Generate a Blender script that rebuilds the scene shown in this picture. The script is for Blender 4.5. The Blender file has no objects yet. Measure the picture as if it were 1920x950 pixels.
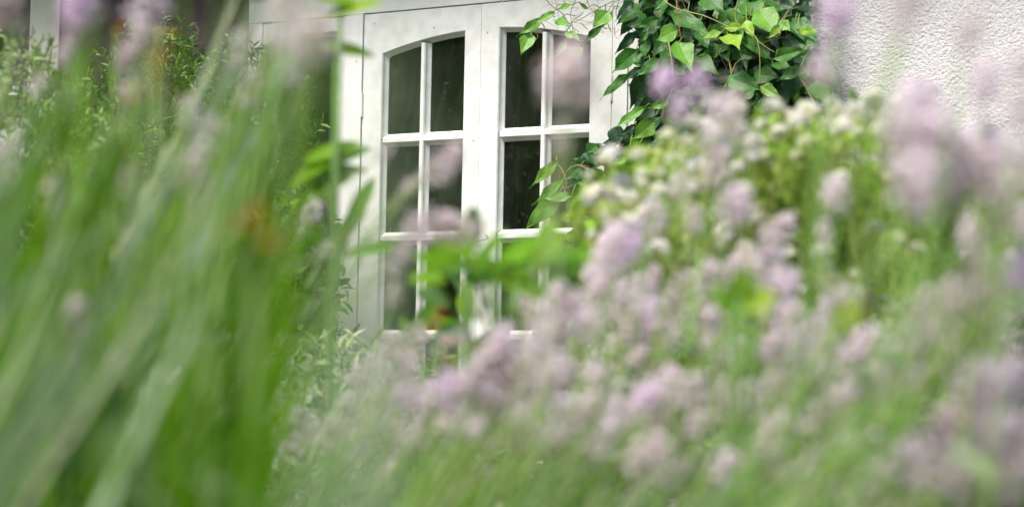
import bpy, math, random
from mathutils import Vector, Matrix, noise
R_ = math.radians
sc = bpy.context.scene
col = sc.collection

# ------------------------------------------------------------------ camera
FPX = 4400.0
TH, PI_, RO, DD = R_(33), R_(3.58), 0.0195, 6.08
Fv = Vector((-math.sin(TH)*math.cos(PI_), math.cos(TH)*math.cos(PI_), math.sin(PI_)))
Rv = Fv.cross(Vector((0, 0, 1))).normalized()
Uv = Rv.cross(Fv)
R2 = math.cos(RO)*Rv + math.sin(RO)*Uv
U2 = math.cos(RO)*Uv - math.sin(RO)*Rv
C0 = Vector((3.37257, -5.02737, 1.2))
cd = bpy.data.cameras.new('camera')
cam = bpy.data.objects.new('camera', cd)
col.objects.link(cam)
cam.matrix_world = Matrix((
    (R2.x, U2.x, -Fv.x, C0.x), (R2.y, U2.y, -Fv.y, C0.y), (R2.z, U2.z, -Fv.z, C0.z), (0, 0, 0, 1)))
cd.sensor_width = 36.0
cd.sensor_fit = 'HORIZONTAL'
cd.lens = FPX/1920*36
cd.clip_start = 0.05
cd.clip_end = 500
cd.dof.use_dof = True
cd.dof.focus_distance = 6.0
cd.dof.aperture_fstop = 7.1
sc.camera = cam

# ------------------------------------------------------------------ sky, sun, exposure
SUN_EL, SUN_AZ = 56, 196        # azimuth clockwise from +Y (north)
w = bpy.data.worlds.new('World'); sc.world = w; w.use_nodes = True
nt = w.node_tree
sky = nt.nodes.new('ShaderNodeTexSky'); sky.sky_type = 'NISHITA'; sky.sun_disc = False
sky.sun_elevation = R_(SUN_EL); sky.sun_rotation = R_(SUN_AZ)
sky.air_density = 1.0; sky.dust_density = 4.0; sky.ozone_density = 1.0
bg = nt.nodes['Background']; bg.inputs['Strength'].default_value = 0.13
nt.links.new(sky.outputs[0], bg.inputs['Color'])
ld = bpy.data.lights.new('sun', 'SUN'); ld.energy = 2.7; ld.angle = R_(20); ld.color = (1.0, 0.95, 0.89)
sun = bpy.data.objects.new('sun', ld); col.objects.link(sun)
sd = Vector((math.sin(R_(SUN_AZ))*math.cos(R_(SUN_EL)), math.cos(R_(SUN_AZ))*math.cos(R_(SUN_EL)), math.sin(R_(SUN_EL))))
sun.rotation_euler = sd.to_track_quat('Z', 'Y').to_euler()
vs = sc.view_settings
sc.display_settings.display_device = 'sRGB'
vs.view_transform = 'Standard'; vs.look = 'None'; vs.gamma = 1.0; vs.exposure = 0.86
vs.use_curve_mapping = False
sc.cycles.use_denoising = True
sc.cycles.max_bounces = 8
sc.cycles.sample_clamp_indirect = 6

# ------------------------------------------------------------------ helpers
def P(px, py, d):
    """the place a given depth in front of the camera that a pixel of the 1920 wide photo looks at"""
    return C0 + d*(Fv + (px-960)/FPX*R2 - (py-475)/FPX*U2)
def PW(px, py, y=0.0):
    dr = Fv + (px-960)/FPX*R2 - (py-475)/FPX*U2
    return C0 + dr*((y-C0.y)/dr.y)
def idir(a, depth=0.0):
    a = R_(a)
    return (math.cos(a)*R2 + math.sin(a)*U2 + depth*Fv).normalized()

class MB:
    def __init__(s): s.v = []; s.f = []; s.c = []
    def quad(s, a, b, c, d, cl=(1, 1, 1)):
        n = len(s.v); s.v += [tuple(a), tuple(b), tuple(c), tuple(d)]; s.f.append((n, n+1, n+2, n+3)); s.c.append(cl)
    def tri(s, a, b, c, cl=(1, 1, 1)):
        n = len(s.v); s.v += [tuple(a), tuple(b), tuple(c)]; s.f.append((n, n+1, n+2)); s.c.append(cl)
    def grid(s, rows, cl=(1, 1, 1), close=False):
        n = len(s.v); m = len(rows[0])
        for r in rows: s.v += [tuple(p) for p in r]
        for i in range(len(rows)-1):
            for j in range(m if close else m-1):
                k = (j+1) % m
                s.f.append((n+i*m+j, n+i*m+k, n+(i+1)*m+k, n+(i+1)*m+j)); s.c.append(cl)
    def box(s, x0, x1, y0, y1, z0, z1, cl=(1, 1, 1)):
        n = len(s.v)
        s.v += [(x, y, z) for z in (z0, z1) for y in (y0, y1) for x in (x0, x1)]
        for f in ((0, 2, 3, 1), (4, 5, 7, 6), (0, 1, 5, 4), (2, 6, 7, 3), (0, 4, 6, 2), (1, 3, 7, 5)):
            s.f.append(tuple(n+i for i in f)); s.c.append(cl)
    def tube(s, pts, r0, r1, k=4, cl=(1, 1, 1)):
        rows = []; m = len(pts)
        for i, p in enumerate(pts):
            t = (pts[min(i+1, m-1)] - pts[max(i-1, 0)]).normalized()
            a = t.orthogonal().normalized(); b = t.cross(a)
            r = r0 + (r1-r0)*i/(m-1)
            rows.append([p + r*(math.cos(2*math.pi*j/k)*a + math.sin(2*math.pi*j/k)*b) for j in range(k)])
        # keep the rings aligned
        for i in range(1, m):
            best = min(range(k), key=lambda q: sum((rows[i][(j+q) % k]-pts[i]-(rows[i-1][j]-pts[i-1])).length_squared for j in range(k)))
            rows[i] = [rows[i][(j+best) % k] for j in range(k)]
        s.grid(rows, cl, True)
        n = len(s.v)-k; s.f.append(tuple(range(n, n+k))); s.c.append(cl)
    def build(s, name, mat, parent=None, smooth=True, loc=None):
        me = bpy.data.meshes.new(name)
        vv = s.v
        if loc is not None:
            lx, ly, lz = loc; vv = [(a-lx, b-ly, c-lz) for a, b, c in vv]
        me.from_pydata(vv, [], s.f); me.update()
        at = me.color_attributes.new('col', 'FLOAT_COLOR', 'CORNER')
        buf = []
        for f, c in zip(s.f, s.c): buf += [c[0], c[1], c[2], 1.0]*len(f)
        at.data.foreach_set('color', buf)
        if smooth: me.polygons.foreach_set('use_smooth', [True]*len(s.f))
        me.materials.append(mat)
        o = bpy.data.objects.new(name, me); col.objects.link(o)
        if loc is not None: o.location = loc
        if parent is not None:
            o.parent = parent
            if loc is None: o.location = -parent.location if parent.parent is None else o.location
        return o
def tag(o, label=None, cat=None, group=None, kind=None):
    if label: o['label'] = label
    if cat: o['category'] = cat
    if group: o['group'] = group
    if kind: o['kind'] = kind
    return o
def empty(name, loc, label, cat, group=None):
    o = bpy.data.objects.new(name, None); col.objects.link(o); o.location = loc; o.empty_display_size = 0.1
    return tag(o, label, cat, group)

# ------------------------------------------------------------------ materials
def mat(name, base=(0.5, 0.5, 0.5), rough=0.6, attr=False, nscale=0, ncol=None, nmix=0.5, bump=0, bscale=50, transl=0.0, spec=0.5, metal=0, detail=4):
    m = bpy.data.materials.new(name); m.use_nodes = True; t = m.node_tree; N = t.nodes; L = t.links
    b = N['Principled BSDF']; out = N['Material Output']
    b.inputs['Roughness'].default_value = rough; b.inputs['Metallic'].default_value = metal
    b.inputs['Specular IOR Level'].default_value = spec
    tc = N.new('ShaderNodeTexCoord')
    if attr:
        a = N.new('ShaderNodeAttribute'); a.attribute_name = 'col'; c = a.outputs['Color']
    else:
        rgb = N.new('ShaderNodeRGB'); rgb.outputs[0].default_value = (*base, 1); c = rgb.outputs[0]
    if nscale:
        nz = N.new('ShaderNodeTexNoise'); nz.inputs['Scale'].default_value = nscale; nz.inputs['Detail'].default_value = detail
        L.new(tc.outputs['Object'], nz.inputs['Vector'])
        rp = N.new('ShaderNodeValToRGB'); rp.color_ramp.elements[0].position = 0.42; rp.color_ramp.elements[1].position = 0.62
        L.new(nz.outputs['Fac'], rp.inputs['Fac'])
        mu = N.new('ShaderNodeMath'); mu.operation = 'MULTIPLY'; mu.inputs[1].default_value = nmix
        L.new(rp.outputs['Color'], mu.inputs[0])
        mx = N.new('ShaderNodeMix'); mx.data_type = 'RGBA'; mx.blend_type = 'MULTIPLY' if attr else 'MIX'
        L.new(mu.outputs[0], mx.inputs['Factor']); L.new(c, mx.inputs['A']); mx.inputs['B'].default_value = (*(ncol or (0.5, 0.5, 0.5)), 1)
        c = mx.outputs['Result']
    L.new(c, b.inputs['Base Color'])
    if bump:
        nb = N.new('ShaderNodeTexNoise'); nb.inputs['Scale'].default_value = bscale; nb.inputs['Detail'].default_value = 5
        L.new(tc.outputs['Object'], nb.inputs['Vector'])
        bp = N.new('ShaderNodeBump'); bp.inputs['Strength'].default_value = bump; bp.inputs['Distance'].default_value = 0.004
        L.new(nb.outputs['Fac'], bp.inputs['Height']); L.new(bp.outputs['Normal'], b.inputs['Normal'])
    if transl:
        tr = N.new('ShaderNodeBsdfTranslucent'); ms = N.new('ShaderNodeMixShader'); ms.inputs[0].default_value = transl
        L.new(c, tr.inputs['Color']); L.new(b.outputs[0], ms.inputs[1]); L.new(tr.outputs[0], ms.inputs[2]); L.new(ms.outputs[0], out.inputs['Surface'])
    return m
M = {}
M['paint'] = mat('white_paint', (0.81, 0.82, 0.79), 0.38, nscale=9, ncol=(0.62, 0.66, 0.57), nmix=0.45, detail=9, bump=0.12, bscale=60)
M['oldpaint'] = mat('weathered_white_paint', (0.74, 0.74, 0.71), 0.5, nscale=14, ncol=(0.5, 0.5, 0.44), nmix=0.5, bump=0.3, bscale=45)
M['render'] = mat('pebbledash', (0.72, 0.71, 0.72), 0.85, nscale=190, ncol=(0.45, 0.43, 0.43), nmix=0.4, bump=1.0, bscale=330, spec=0.2)
M['sashpaint'] = mat('weathered_casement_paint', (0.81, 0.82, 0.79), 0.4, nscale=22, ncol=(0.55, 0.57, 0.47), nmix=0.4, bump=0.22, bscale=35, detail=12)
M['plain_render'] = mat('pale_render', (0.62, 0.60, 0.58), 0.85, nscale=8, ncol=(0.42, 0.40, 0.37), nmix=0.5, bump=0.8, bscale=120, spec=0.2)
M['darkwood'] = mat('dark_stained_timber', (0.035, 0.022, 0.028), 0.6, nscale=20, ncol=(0.07, 0.045, 0.05), nmix=0.6, bump=0.5, bscale=40)
M['mauvewall'] = mat('dull_plum_brick', (0.075, 0.046, 0.054), 0.8, nscale=14, ncol=(0.03, 0.02, 0.024), nmix=0.7, bump=0.6, bscale=60)
M['pipe'] = mat('plum_painted_metal', (0.075, 0.055, 0.075), 0.45, nscale=25, ncol=(0.03, 0.02, 0.03), nmix=0.5)
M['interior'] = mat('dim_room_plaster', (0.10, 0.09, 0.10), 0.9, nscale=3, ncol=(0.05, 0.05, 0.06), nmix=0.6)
M['reflection_cloth'] = mat('reflection_green_cloth', (0.26, 0.36, 0.16), 0.9, nscale=7, ncol=(0.10, 0.15, 0.07), nmix=0.8, detail=6)
M['soil'] = mat('soil', (0.045, 0.032, 0.022), 0.95, nscale=12, ncol=(0.09, 0.065, 0.045), nmix=0.8, bump=1, bscale=60)
M['lawn'] = mat('lawn', (0.05, 0.10, 0.02), 0.9, nscale=6, ncol=(0.08, 0.13, 0.03), nmix=0.8, bump=1, bscale=150)
M['roof'] = mat('slate', (0.10, 0.10, 0.11), 0.7, nscale=8, ncol=(0.06, 0.06, 0.065), nmix=0.8, bump=0.6, bscale=25)
M['leaf'] = mat('leaf', attr=True, rough=0.45, nscale=90, ncol=(0.72, 0.78, 0.6), nmix=0.5, bump=0.35, bscale=160, transl=0.3, spec=0.45)
M['blade'] = mat('soft_leaf', attr=True, rough=0.6, nscale=30, ncol=(0.75, 0.85, 0.6), nmix=0.5, transl=0.4, spec=0.12)
M['stem'] = mat('stem', attr=True, rough=0.6, nscale=60, ncol=(0.7, 0.65, 0.6), nmix=0.5, spec=0.3)
M['petal'] = mat('petal', attr=True, rough=0.7, nscale=120, ncol=(0.9, 0.86, 0.9), nmix=0.4, transl=0.5, spec=0.2)
M['bark'] = mat('bark', (0.10, 0.075, 0.055), 0.9, nscale=15, ncol=(0.05, 0.04, 0.03), nmix=0.8, bump=1, bscale=30)
def glass_mat():
    m = bpy.data.materials.new('window_glass'); m.use_nodes = True; t = m.node_tree
    for n in list(t.nodes):
        if n.type != 'OUTPUT_MATERIAL': t.nodes.remove(n)
    out = t.nodes['Material Output']
    g = t.nodes.new('ShaderNodeBsdfGlossy'); g.inputs['Roughness'].default_value = 0.02
    tr = t.nodes.new('ShaderNodeBsdfTransparent'); tr.inputs[0].default_value = (0.86, 0.90, 0.87, 1)
    fr = t.nodes.new('ShaderNodeFresnel'); fr.inputs[0].default_value = 1.52
    mu = t.nodes.new('ShaderNodeMath'); mu.operation = 'MULTIPLY'; mu.inputs[1].default_value = 1.7; mu.use_clamp = True
    mx = t.nodes.new('ShaderNodeMixShader')
    # old glass: slightly wavy, with fine specks of dust and a painted green reflection
    tc = t.nodes.new('ShaderNodeTexCoord'); nz = t.nodes.new('ShaderNodeTexNoise'); nz.inputs['Scale'].default_value = 7
    bp = t.nodes.new('ShaderNodeBump'); bp.inputs['Strength'].default_value = 0.12; bp.inputs['Distance'].default_value = 0.01
    t.links.new(tc.outputs['Object'], nz.inputs[0]); t.links.new(nz.outputs[0], bp.inputs['Height'])
    t.links.new(bp.outputs[0], g.inputs['Normal'])
    t.links.new(fr.outputs[0], mu.inputs[0]); t.links.new(mu.outputs[0], mx.inputs[0])
    t.links.new(tr.outputs[0], mx.inputs[1]); t.links.new(g.outputs[0], mx.inputs[2])
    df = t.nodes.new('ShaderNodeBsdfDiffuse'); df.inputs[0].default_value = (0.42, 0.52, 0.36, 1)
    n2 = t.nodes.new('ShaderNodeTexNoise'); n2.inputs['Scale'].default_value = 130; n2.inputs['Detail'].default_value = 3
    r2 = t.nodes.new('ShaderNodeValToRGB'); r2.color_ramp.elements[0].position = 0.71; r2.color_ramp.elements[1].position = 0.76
    n3 = t.nodes.new('ShaderNodeTexNoise'); n3.inputs['Scale'].default_value = 5; n3.inputs['Detail'].default_value = 6  # broad green patches: garden reflection painted into the glass, slanted by the mapping
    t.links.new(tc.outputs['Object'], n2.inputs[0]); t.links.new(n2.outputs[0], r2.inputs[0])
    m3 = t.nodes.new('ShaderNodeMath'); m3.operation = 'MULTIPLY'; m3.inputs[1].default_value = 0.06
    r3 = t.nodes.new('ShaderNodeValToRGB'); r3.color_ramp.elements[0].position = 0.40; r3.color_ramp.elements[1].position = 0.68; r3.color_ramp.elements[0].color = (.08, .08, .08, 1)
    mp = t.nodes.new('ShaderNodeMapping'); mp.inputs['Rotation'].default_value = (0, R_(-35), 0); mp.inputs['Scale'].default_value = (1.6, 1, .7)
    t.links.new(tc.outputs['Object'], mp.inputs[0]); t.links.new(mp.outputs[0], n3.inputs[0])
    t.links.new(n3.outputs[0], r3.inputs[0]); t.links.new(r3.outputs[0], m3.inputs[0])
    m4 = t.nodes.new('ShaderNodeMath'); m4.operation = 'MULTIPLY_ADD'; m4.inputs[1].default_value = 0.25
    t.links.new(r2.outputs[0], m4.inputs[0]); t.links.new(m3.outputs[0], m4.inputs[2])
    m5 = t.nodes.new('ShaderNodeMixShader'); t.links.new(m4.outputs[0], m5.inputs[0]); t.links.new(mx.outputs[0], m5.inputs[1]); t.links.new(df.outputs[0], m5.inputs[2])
    t.links.new(m5.outputs[0], out.inputs['Surface'])
    return m
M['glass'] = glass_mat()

# ------------------------------------------------------------------ ground
g = MB()
g.grid([[Vector((x, y, 0)) for x in (-90, -30, -8, 0, 8, 30, 90)] for y in (-90, -30, -8, 0, 8, 30, 90)])
tag(g.build('ground', M['lawn'], smooth=False), kind='structure')
g = MB()
nx, ny = 60, 60
g.grid([[Vector((-4.5+9*i/nx, -5.0+4.95*j/ny, 0.012+0.03*noise.noise(Vector((i*.4, j*.4, 0)))**2)) for i in range(nx+1)] for j in range(ny+1)])
tag(g.build('flower_bed_soil', M['soil']), kind='structure')

# ------------------------------------------------------------------ the cottage
cot = empty('cottage', (0, 0, 0), 'pale rough rendered cottage with white casement windows behind the flowers', 'house')
FT = 2.226           # top of the casements
SILL = 1.035
def cb(mb, name, m, parent=cot, smooth=False): return mb.build(name, m, parent, smooth)

# pebbledash wall right of the window: real grain on the part near the window, plain panels beyond
random.seed(3)
def dash(x0, x1, z0, z1, step):
    rows = []
    nz_, nx_ = int((z1-z0)/step), int((x1-x0)/step)
    for i in range(nz_+1):
        r = []
        for j in range(nx_+1):
            x = x0+(x1-x0)*j/nx_; z = z0+(z1-z0)*i/nz_
            q = Vector((x*185, z*235, 1.3)); 
            h = noise.noise(q)*0.6+noise.noise(q*2.1)*0.35+noise.noise(q*0.3)*0.12
            h = max(-0.45, min(0.55, h))
            r.append((x, -0.006-0.0036*h, z))
        rows.append([Vector(p) for p in r])
    return rows
wm = MB(); wm.grid(dash(0.797, 2.0, 1.0, 2.45, 0.0024)); wm.build('render_panel', M['render'], cot, True)
wm = MB()
wm.box(2.0, 4.2, -0.006, 0.25, 0, 2.75); wm.box(0.797, 2.0, -0.006, 0.25, 0, 1.0); wm.box(0.797, 2.0, -0.006, 0.25, 2.45, 2.75); wm.box(0.797, 2.0, 0.01, 0.25, 1.0, 2.45)
cb(wm, 'wall', M['render'])
wm = MB()
wm.box(-0.78, 0.797, 0.02, 0.25, 0.0, SILL-0.05); wm.box(-0.78, 0.797, 0.03, 0.25, 2.42, 2.75)
wm.box(-4.5, -1.50, 0.0, 0.25, 0, 2.07); wm.box(-4.5, -2.9, 0.0, 0.25, 2.07, 2.75); wm.box(-1.62, -1.50, 0.0, 0.25, 2.07, 2.75); wm.box(-2.9, -1.62, 0.0, 0.25, 2.6, 2.75)
wm.box(-4.5, -4.25, 0.25, 5.0, 0, 2.75); wm.box(3.95, 4.2, 0.25, 5.0, 0, 2.75); wm.box(-4.25, 3.95, 4.75, 5.0, 0, 2.75)
cb(wm, 'wall', M['plain_render'])
wm = MB(); wm.box(-1.50, -0.78, 0.0, 0.25, 0, 2.75); cb(wm, 'brick_pier', M['mauvewall'])
wm = MB()
for k in range(4): wm.box(0.472+k*0.081, 0.472+k*0.081+0.079, 0.03+0.002*(k % 2), 0.25, SILL-0.05, 2.42)
cb(wm, 'timber_panel', M['darkwood'])
# interior
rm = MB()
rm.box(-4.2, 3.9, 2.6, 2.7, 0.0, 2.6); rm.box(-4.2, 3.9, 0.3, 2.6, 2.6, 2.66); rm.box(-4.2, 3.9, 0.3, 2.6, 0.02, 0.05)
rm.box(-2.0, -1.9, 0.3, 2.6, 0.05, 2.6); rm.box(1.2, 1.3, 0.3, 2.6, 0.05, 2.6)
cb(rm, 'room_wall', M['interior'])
# roof
rf = MB()
rf.quad((-4.8, -0.32, 2.72), (4.5, -0.32, 2.72), (4.5, 2.5, 4.6), (-4.8, 2.5, 4.6)); rf.quad((-4.8, -0.30, 2.62), (4.5, -0.30, 2.62), (4.5, 2.5, 4.5), (-4.8, 2.5, 4.5))
rf.quad((-4.8, 5.3, 2.72), (4.5, 5.3, 2.72), (4.5, 2.5, 4.6), (-4.8, 2.5, 4.6)); rf.quad((-4.8, -0.30, 2.62), (4.5, -0.30, 2.62), (4.5, -0.32, 2.72), (-4.8, -0.32, 2.72))
rf.tri((-4.5, 0, 2.75), (-4.5, 5, 2.75), (-4.5, 2.5, 4.5)); rf.tri((4.2, 0, 2.75), (4.2, 5, 2.75), (4.2, 2.5, 4.5))
cb(rf, 'roof', M['roof'])
# downpipe
dp = MB(); dp.tube([Vector((0.786, -0.035, z)) for z in (0.05, 0.9, 1.8, 2.7)], 0.02, 0.02, 12)
for z in (0.6, 1.55, 2.5): dp.box(0.760, 0.812, -0.05, 0.01, z, z+0.03)
cb(dp, 'downpipe', M['pipe'], smooth=False)

# window frame: header, posts, sill
wf = MB()
wf.box(-0.78, 0.472, 0.000, 0.10, FT+0.004, 2.30)
wf.box(-0.78, 0.472, -0.022, 0.03, 2.302, 2.42)
wf.box(-0.446, -0.4205, 0.001, 0.10, SILL, FT+0.002); wf.box(-0.419, -0.382, -0.004, 0.10, SILL, FT+0.002)
wf.box(0.3975, 0.441, -0.002, 0.10, SILL, FT+0.002); wf.box(0.442, 0.470, 0.003, 0.10, SILL, FT+0.002)
wf.box(-0.78, -0.732, 0.0, 0.10, SILL, FT+0.002)
cb(wf, 'window_frame', M['paint'])
sl = MB(); sl.box(-0.80, 0.49, -0.09, 0.12, SILL-0.05, SILL-0.004); cb(sl, 'window_sill', M['oldpaint'])

def arch(x):          # top edge of the glass: one flat arch across both leaves
    return 2.163-0.046*(abs(x-0.01)/0.33)**2
def profile(): return [(0.0, 0.0), (0.0015, 0.0015), (0.0035, 0.0030), (0.0085, 0.0036), (0.0125, 0.0060), (0.0165, 0.0095), (0.0185, 0.0112), (0.021, 0.0113)]
def casement(x0, x1, a0, a1, arched, rows, label, y=0.0, dz=0.0, top=2.19, cols=1):
    nseg = 14 if arched else 1
    xs = [a0+(a1-a0)*i/nseg for i in range(nseg+1)]
    tops = [(arch(x) if arched else top) for x in xs]
    zb = SILL+0.062
    m = MB()
    zt = FT
    # front face
    m.quad((x0, y, SILL+.002), (a0, y, SILL+.002), (a0, y, zt), (x0, y, zt))
    m.quad((a1, y, SILL+.002), (x1, y, SILL+.002), (x1, y, zt), (a1, y, zt))
    m.quad((a0, y, SILL+.002), (a1, y, SILL+.002), (a1, y, zb), (a0, y, zb))
    for i in range(nseg): m.quad((xs[i], y, tops[i]), (xs[i+1], y, tops[i+1]), (xs[i+1], y, zt), (xs[i], y, zt))
    for (xa, xb, za, zb2) in ((x0, x0, SILL+.002, zt), (x1, x1, SILL+.002, zt)):
        m.quad((xa, y, za), (xa, y+0.045, za), (xa, y+0.045, zb2), (xa, y, zb2))
    m.quad((x0, y, zt), (x1, y, zt), (x1, y+.045, zt), (x0, y+.045, zt))
    m.quad((x0, y, SILL+.002), (x1, y, SILL+.002), (x1, y+.045, SILL+.002), (x0, y+.045, SILL+.002))
    # moulded rebate round the opening
    loop = [(a0, zb)] + [(a1, zb)] + [(xs[i], tops[i]) for i in range(nseg, -1, -1)]
    cx, cz = (a0+a1)/2, (zb+2.1)/2
    rws = []
    for (dep, ins) in profile():
        r = []
        for (x, z) in loop:
            xx = x + (ins if x < cx else -ins)*(1 if abs(x-a0) < 1e-6 or abs(x-a1) < 1e-6 else 0)
            zz = z + (ins if z < cz else -ins)
            r.append(Vector((xx, y+dep, zz)))
        rws.append(r)
    m.grid(rws, close=True)
    sash = m.build('casement', M['sashpaint'], cot, False)
    tag(sash, label)
    # muntins
    def bar(p, q, along_z, wfront, yo):
        mm = MB(); pr = profile(); h = wfront/2
        sec = [(-h-i, d) for (d, i) in reversed(pr)] + [(h+i, d) for (d, i) in pr]
        rr = []
        for e in (p, q):
            r = []
            for (o_, d) in sec:
                r.append(Vector((e[0]+o_, y+yo+d, e[1])) if along_z else Vector((e[0], y+yo+d, e[1]+o_)))
            rr.append(r)
        mm.grid(rr)
        mm.build('muntin', M['sashpaint'], sash, False)
    for k in range(1, cols):
        xm = a0+(a1-a0)*k/cols + (-0.0005)
        bar((xm, zb+.009), (xm, (arch(xm) if arched else top)-.009), True, 0.009, 0.0004)
    for zc in rows:
        bar((a0+.008, zc+dz), (a1-.0005, zc+dz), False, 0.012, 0.0008)
    # panes
    xe = [a0] + [a0+(a1-a0)*k/cols for k in range(1, cols)] + [a1]
    ze = [zb] + sorted(z+dz for z in rows) + [None]
    for i in range(len(xe)-1):
        for j in range(len(ze)-1):
            pm = MB(); xa, xb = xe[i]+.006, xe[i+1]-.006
            za = ze[j]+(.0)
            zt1 = ze[j+1] if ze[j+1] is not None else (min(arch(xa), arch(xb)) if arched else top)+0.004
            pm.quad((xa, y+.0195, za+.004), (xb, y+.0195, za+.004), (xb, y+.0195, zt1-.001), (xa, y+.0195, zt1-.001))
            if ze[j+1] is None and arched:
                n = 6
                for q in range(n):
                    u0 = xa+(xb-xa)*q/n; u1 = xa+(xb-xa)*(q+1)/n
                    if arch(u0) > zt1 or arch(u1) > zt1: pm.quad((u0, y+.0195, zt1-.001), (u1, y+.0195, zt1-.001), (u1, y+.0195, arch(u1)-.002), (u0, y+.0195, arch(u0)-.002))
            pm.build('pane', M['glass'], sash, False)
    return sash
rows = [1.884, 1.622, 1.363]
c1 = casement(-0.379, -0.0015, -0.319, -0.051, True, rows, 'arched white casement leaf with eight panes, left of the pair', cols=2)
c2 = casement(0.0005, 0.3955, 0.055, 0.334, True, rows, 'arched white casement leaf with eight panes, beside the vine', y=-0.0015, dz=-0.001, cols=2)
c3 = casement(-0.730, -0.448, -0.69, -0.470, False, [], 'plain white casement leaf with one dark pane', y=0.004, cols=1)
# nail heads and filled holes in the old paint
for (x, z) in ((-0.345, 2.20), (-0.362, 1.62), (0.02, 2.15), (-0.018, 1.87), (0.37, 1.70), (-0.40, 2.10), (-0.43, 1.84), (-0.15, 2.175)):
    par = c1 if -0.379 < x < 0 else (c2 if 0 < x < .39 else cot)
    nm = MB(); r = 0.0016; nm.f.append(tuple(range(8))); nm.c.append((1, 1, 1)); nm.v = [(x+r*math.cos(k*.785), -0.0052 if par is cot else -0.0022, z+r*math.sin(k*.785)*1.4) for k in range(8)]
    nm.build('nail_head', M['darkwood'], par, False)
# butt hinge and catch plates
for z in (1.95, 1.25):
    h = MB(); h.tube([Vector((0.3965, -0.003, z+q)) for q in (0, .03, .065)], 0.004, 0.004, 8); h.build('hinge', M['oldpaint'], c2, False)
    h = MB(); h.tube([Vector((-0.3805, -0.002, z+q)) for q in (0, .03, .065)], 0.004, 0.004, 8); h.build('hinge', M['oldpaint'], c1, False)
# far left: a second, simpler window with a white sill
wf = MB(); wf.box(-2.9, -2.84, 0.02, .12, 2.10, 2.6); wf.box(-1.68, -1.62, 0.02, .12, 2.10, 2.6); wf.box(-2.84, -1.68, .02, .12, 2.54, 2.6); wf.box(-2.29, -2.24, .02, .12, 2.14, 2.54); wf.box(-2.84, -1.68, .022, .12, 2.10, 2.14)
cb(wf, 'window_frame', M['darkwood'])
wf = MB(); wf.box(-2.95, -1.60, -0.05, .12, 2.072, 2.098); cb(wf, 'window_sill', M['paint'])
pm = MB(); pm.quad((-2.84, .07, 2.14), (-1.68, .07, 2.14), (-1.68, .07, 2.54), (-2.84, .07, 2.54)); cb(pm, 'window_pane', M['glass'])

# added green cloths inside the room, standing in for green reflections in the panes
def reflection_cloth(x0, x1, xb, label, y=0.17):
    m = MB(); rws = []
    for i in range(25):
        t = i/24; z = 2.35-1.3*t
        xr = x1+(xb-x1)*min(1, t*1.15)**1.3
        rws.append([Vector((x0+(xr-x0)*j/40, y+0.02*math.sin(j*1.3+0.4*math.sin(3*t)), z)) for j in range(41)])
    m.grid(rws); o = m.build('reflection_cloth', M['reflection_cloth']); tag(o, label, 'reflection_cloth')
reflection_cloth(-0.80, -0.02, -0.35, 'added green cloth standing in for the green reflection in the left arched casement')
reflection_cloth(0.0, 0.42, 0.05, 'added green cloth standing in for the green reflection in the vine side casement')

# ------------------------------------------------------------------ plants: building blocks
random.seed(11)
def bez(p0, p1, p2, p3, n):
    o = []
    for i in range(n+1):
        t = i/n; u = 1-t
        o.append(u*u*u*p0+3*u*u*t*p1+3*u*t*t*p2+t*t*t*p3)
    return o
def jit(c, a=0.2):
    k = random.uniform(1-a, 1+a); return (c[0]*k*random.uniform(.88, 1.12), c[1]*k, c[2]*k*random.uniform(.85, 1.15))
def leaf(mb, base, d, nrm, L, W, cl, curl=0.2, n=4):
    """a simple pointed leaf folded along its midrib"""
    d = d.normalized(); s = d.cross(nrm)
    if s.length < 1e-4: s = d.orthogonal()
    s.normalize(); up = s.cross(d)
    a, b, c = [], [], []
    for i in range(n+1):
        t = i/n; wd = W*0.5*math.sin(math.pi*min(1, 0.06+0.94*t))**0.8 if i < n else 0.0
        p = base + d*(L*t) - up*(curl*L*t*t)
        a.append(p - s*wd + up*wd*0.3); b.append(p); c.append(p + s*wd + up*wd*0.3)
    mb.grid([a, b, c], cl)
def ribbon(mb, pts, W, cl, nrm=None, low=None, zlow=0.0):
    m = len(pts); a, b, c = [], [], []
    nrm = nrm or (-Fv + Vector((random.uniform(-.9, .9), random.uniform(-.5, .5), random.uniform(-.3, .5))))
    for i, p in enumerate(pts):
        t = (pts[min(i+1, m-1)]-pts[max(i-1, 0)]).normalized(); s = t.cross(nrm).normalized(); u = i/(m-1)
        wd = W*0.5*(0.55+0.45*u*2 if u < .5 else 1.0)*(1 if u < .7 else max(0.02, 1-((u-.7)/.3)**1.6))
        n2 = s.cross(t)
        a.append(p-s*wd+n2*wd*.35); b.append(p); c.append(p+s*wd+n2*wd*.35)
    mb.grid([a, b, c], cl)
    if low:                       # the foot of the stalk is a greener green
        f0 = len(mb.c)-2*(m-1)
        for q in range(2*(m-1)):
            if pts[q % (m-1)].z < zlow: mb.c[f0+q] = low

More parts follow.
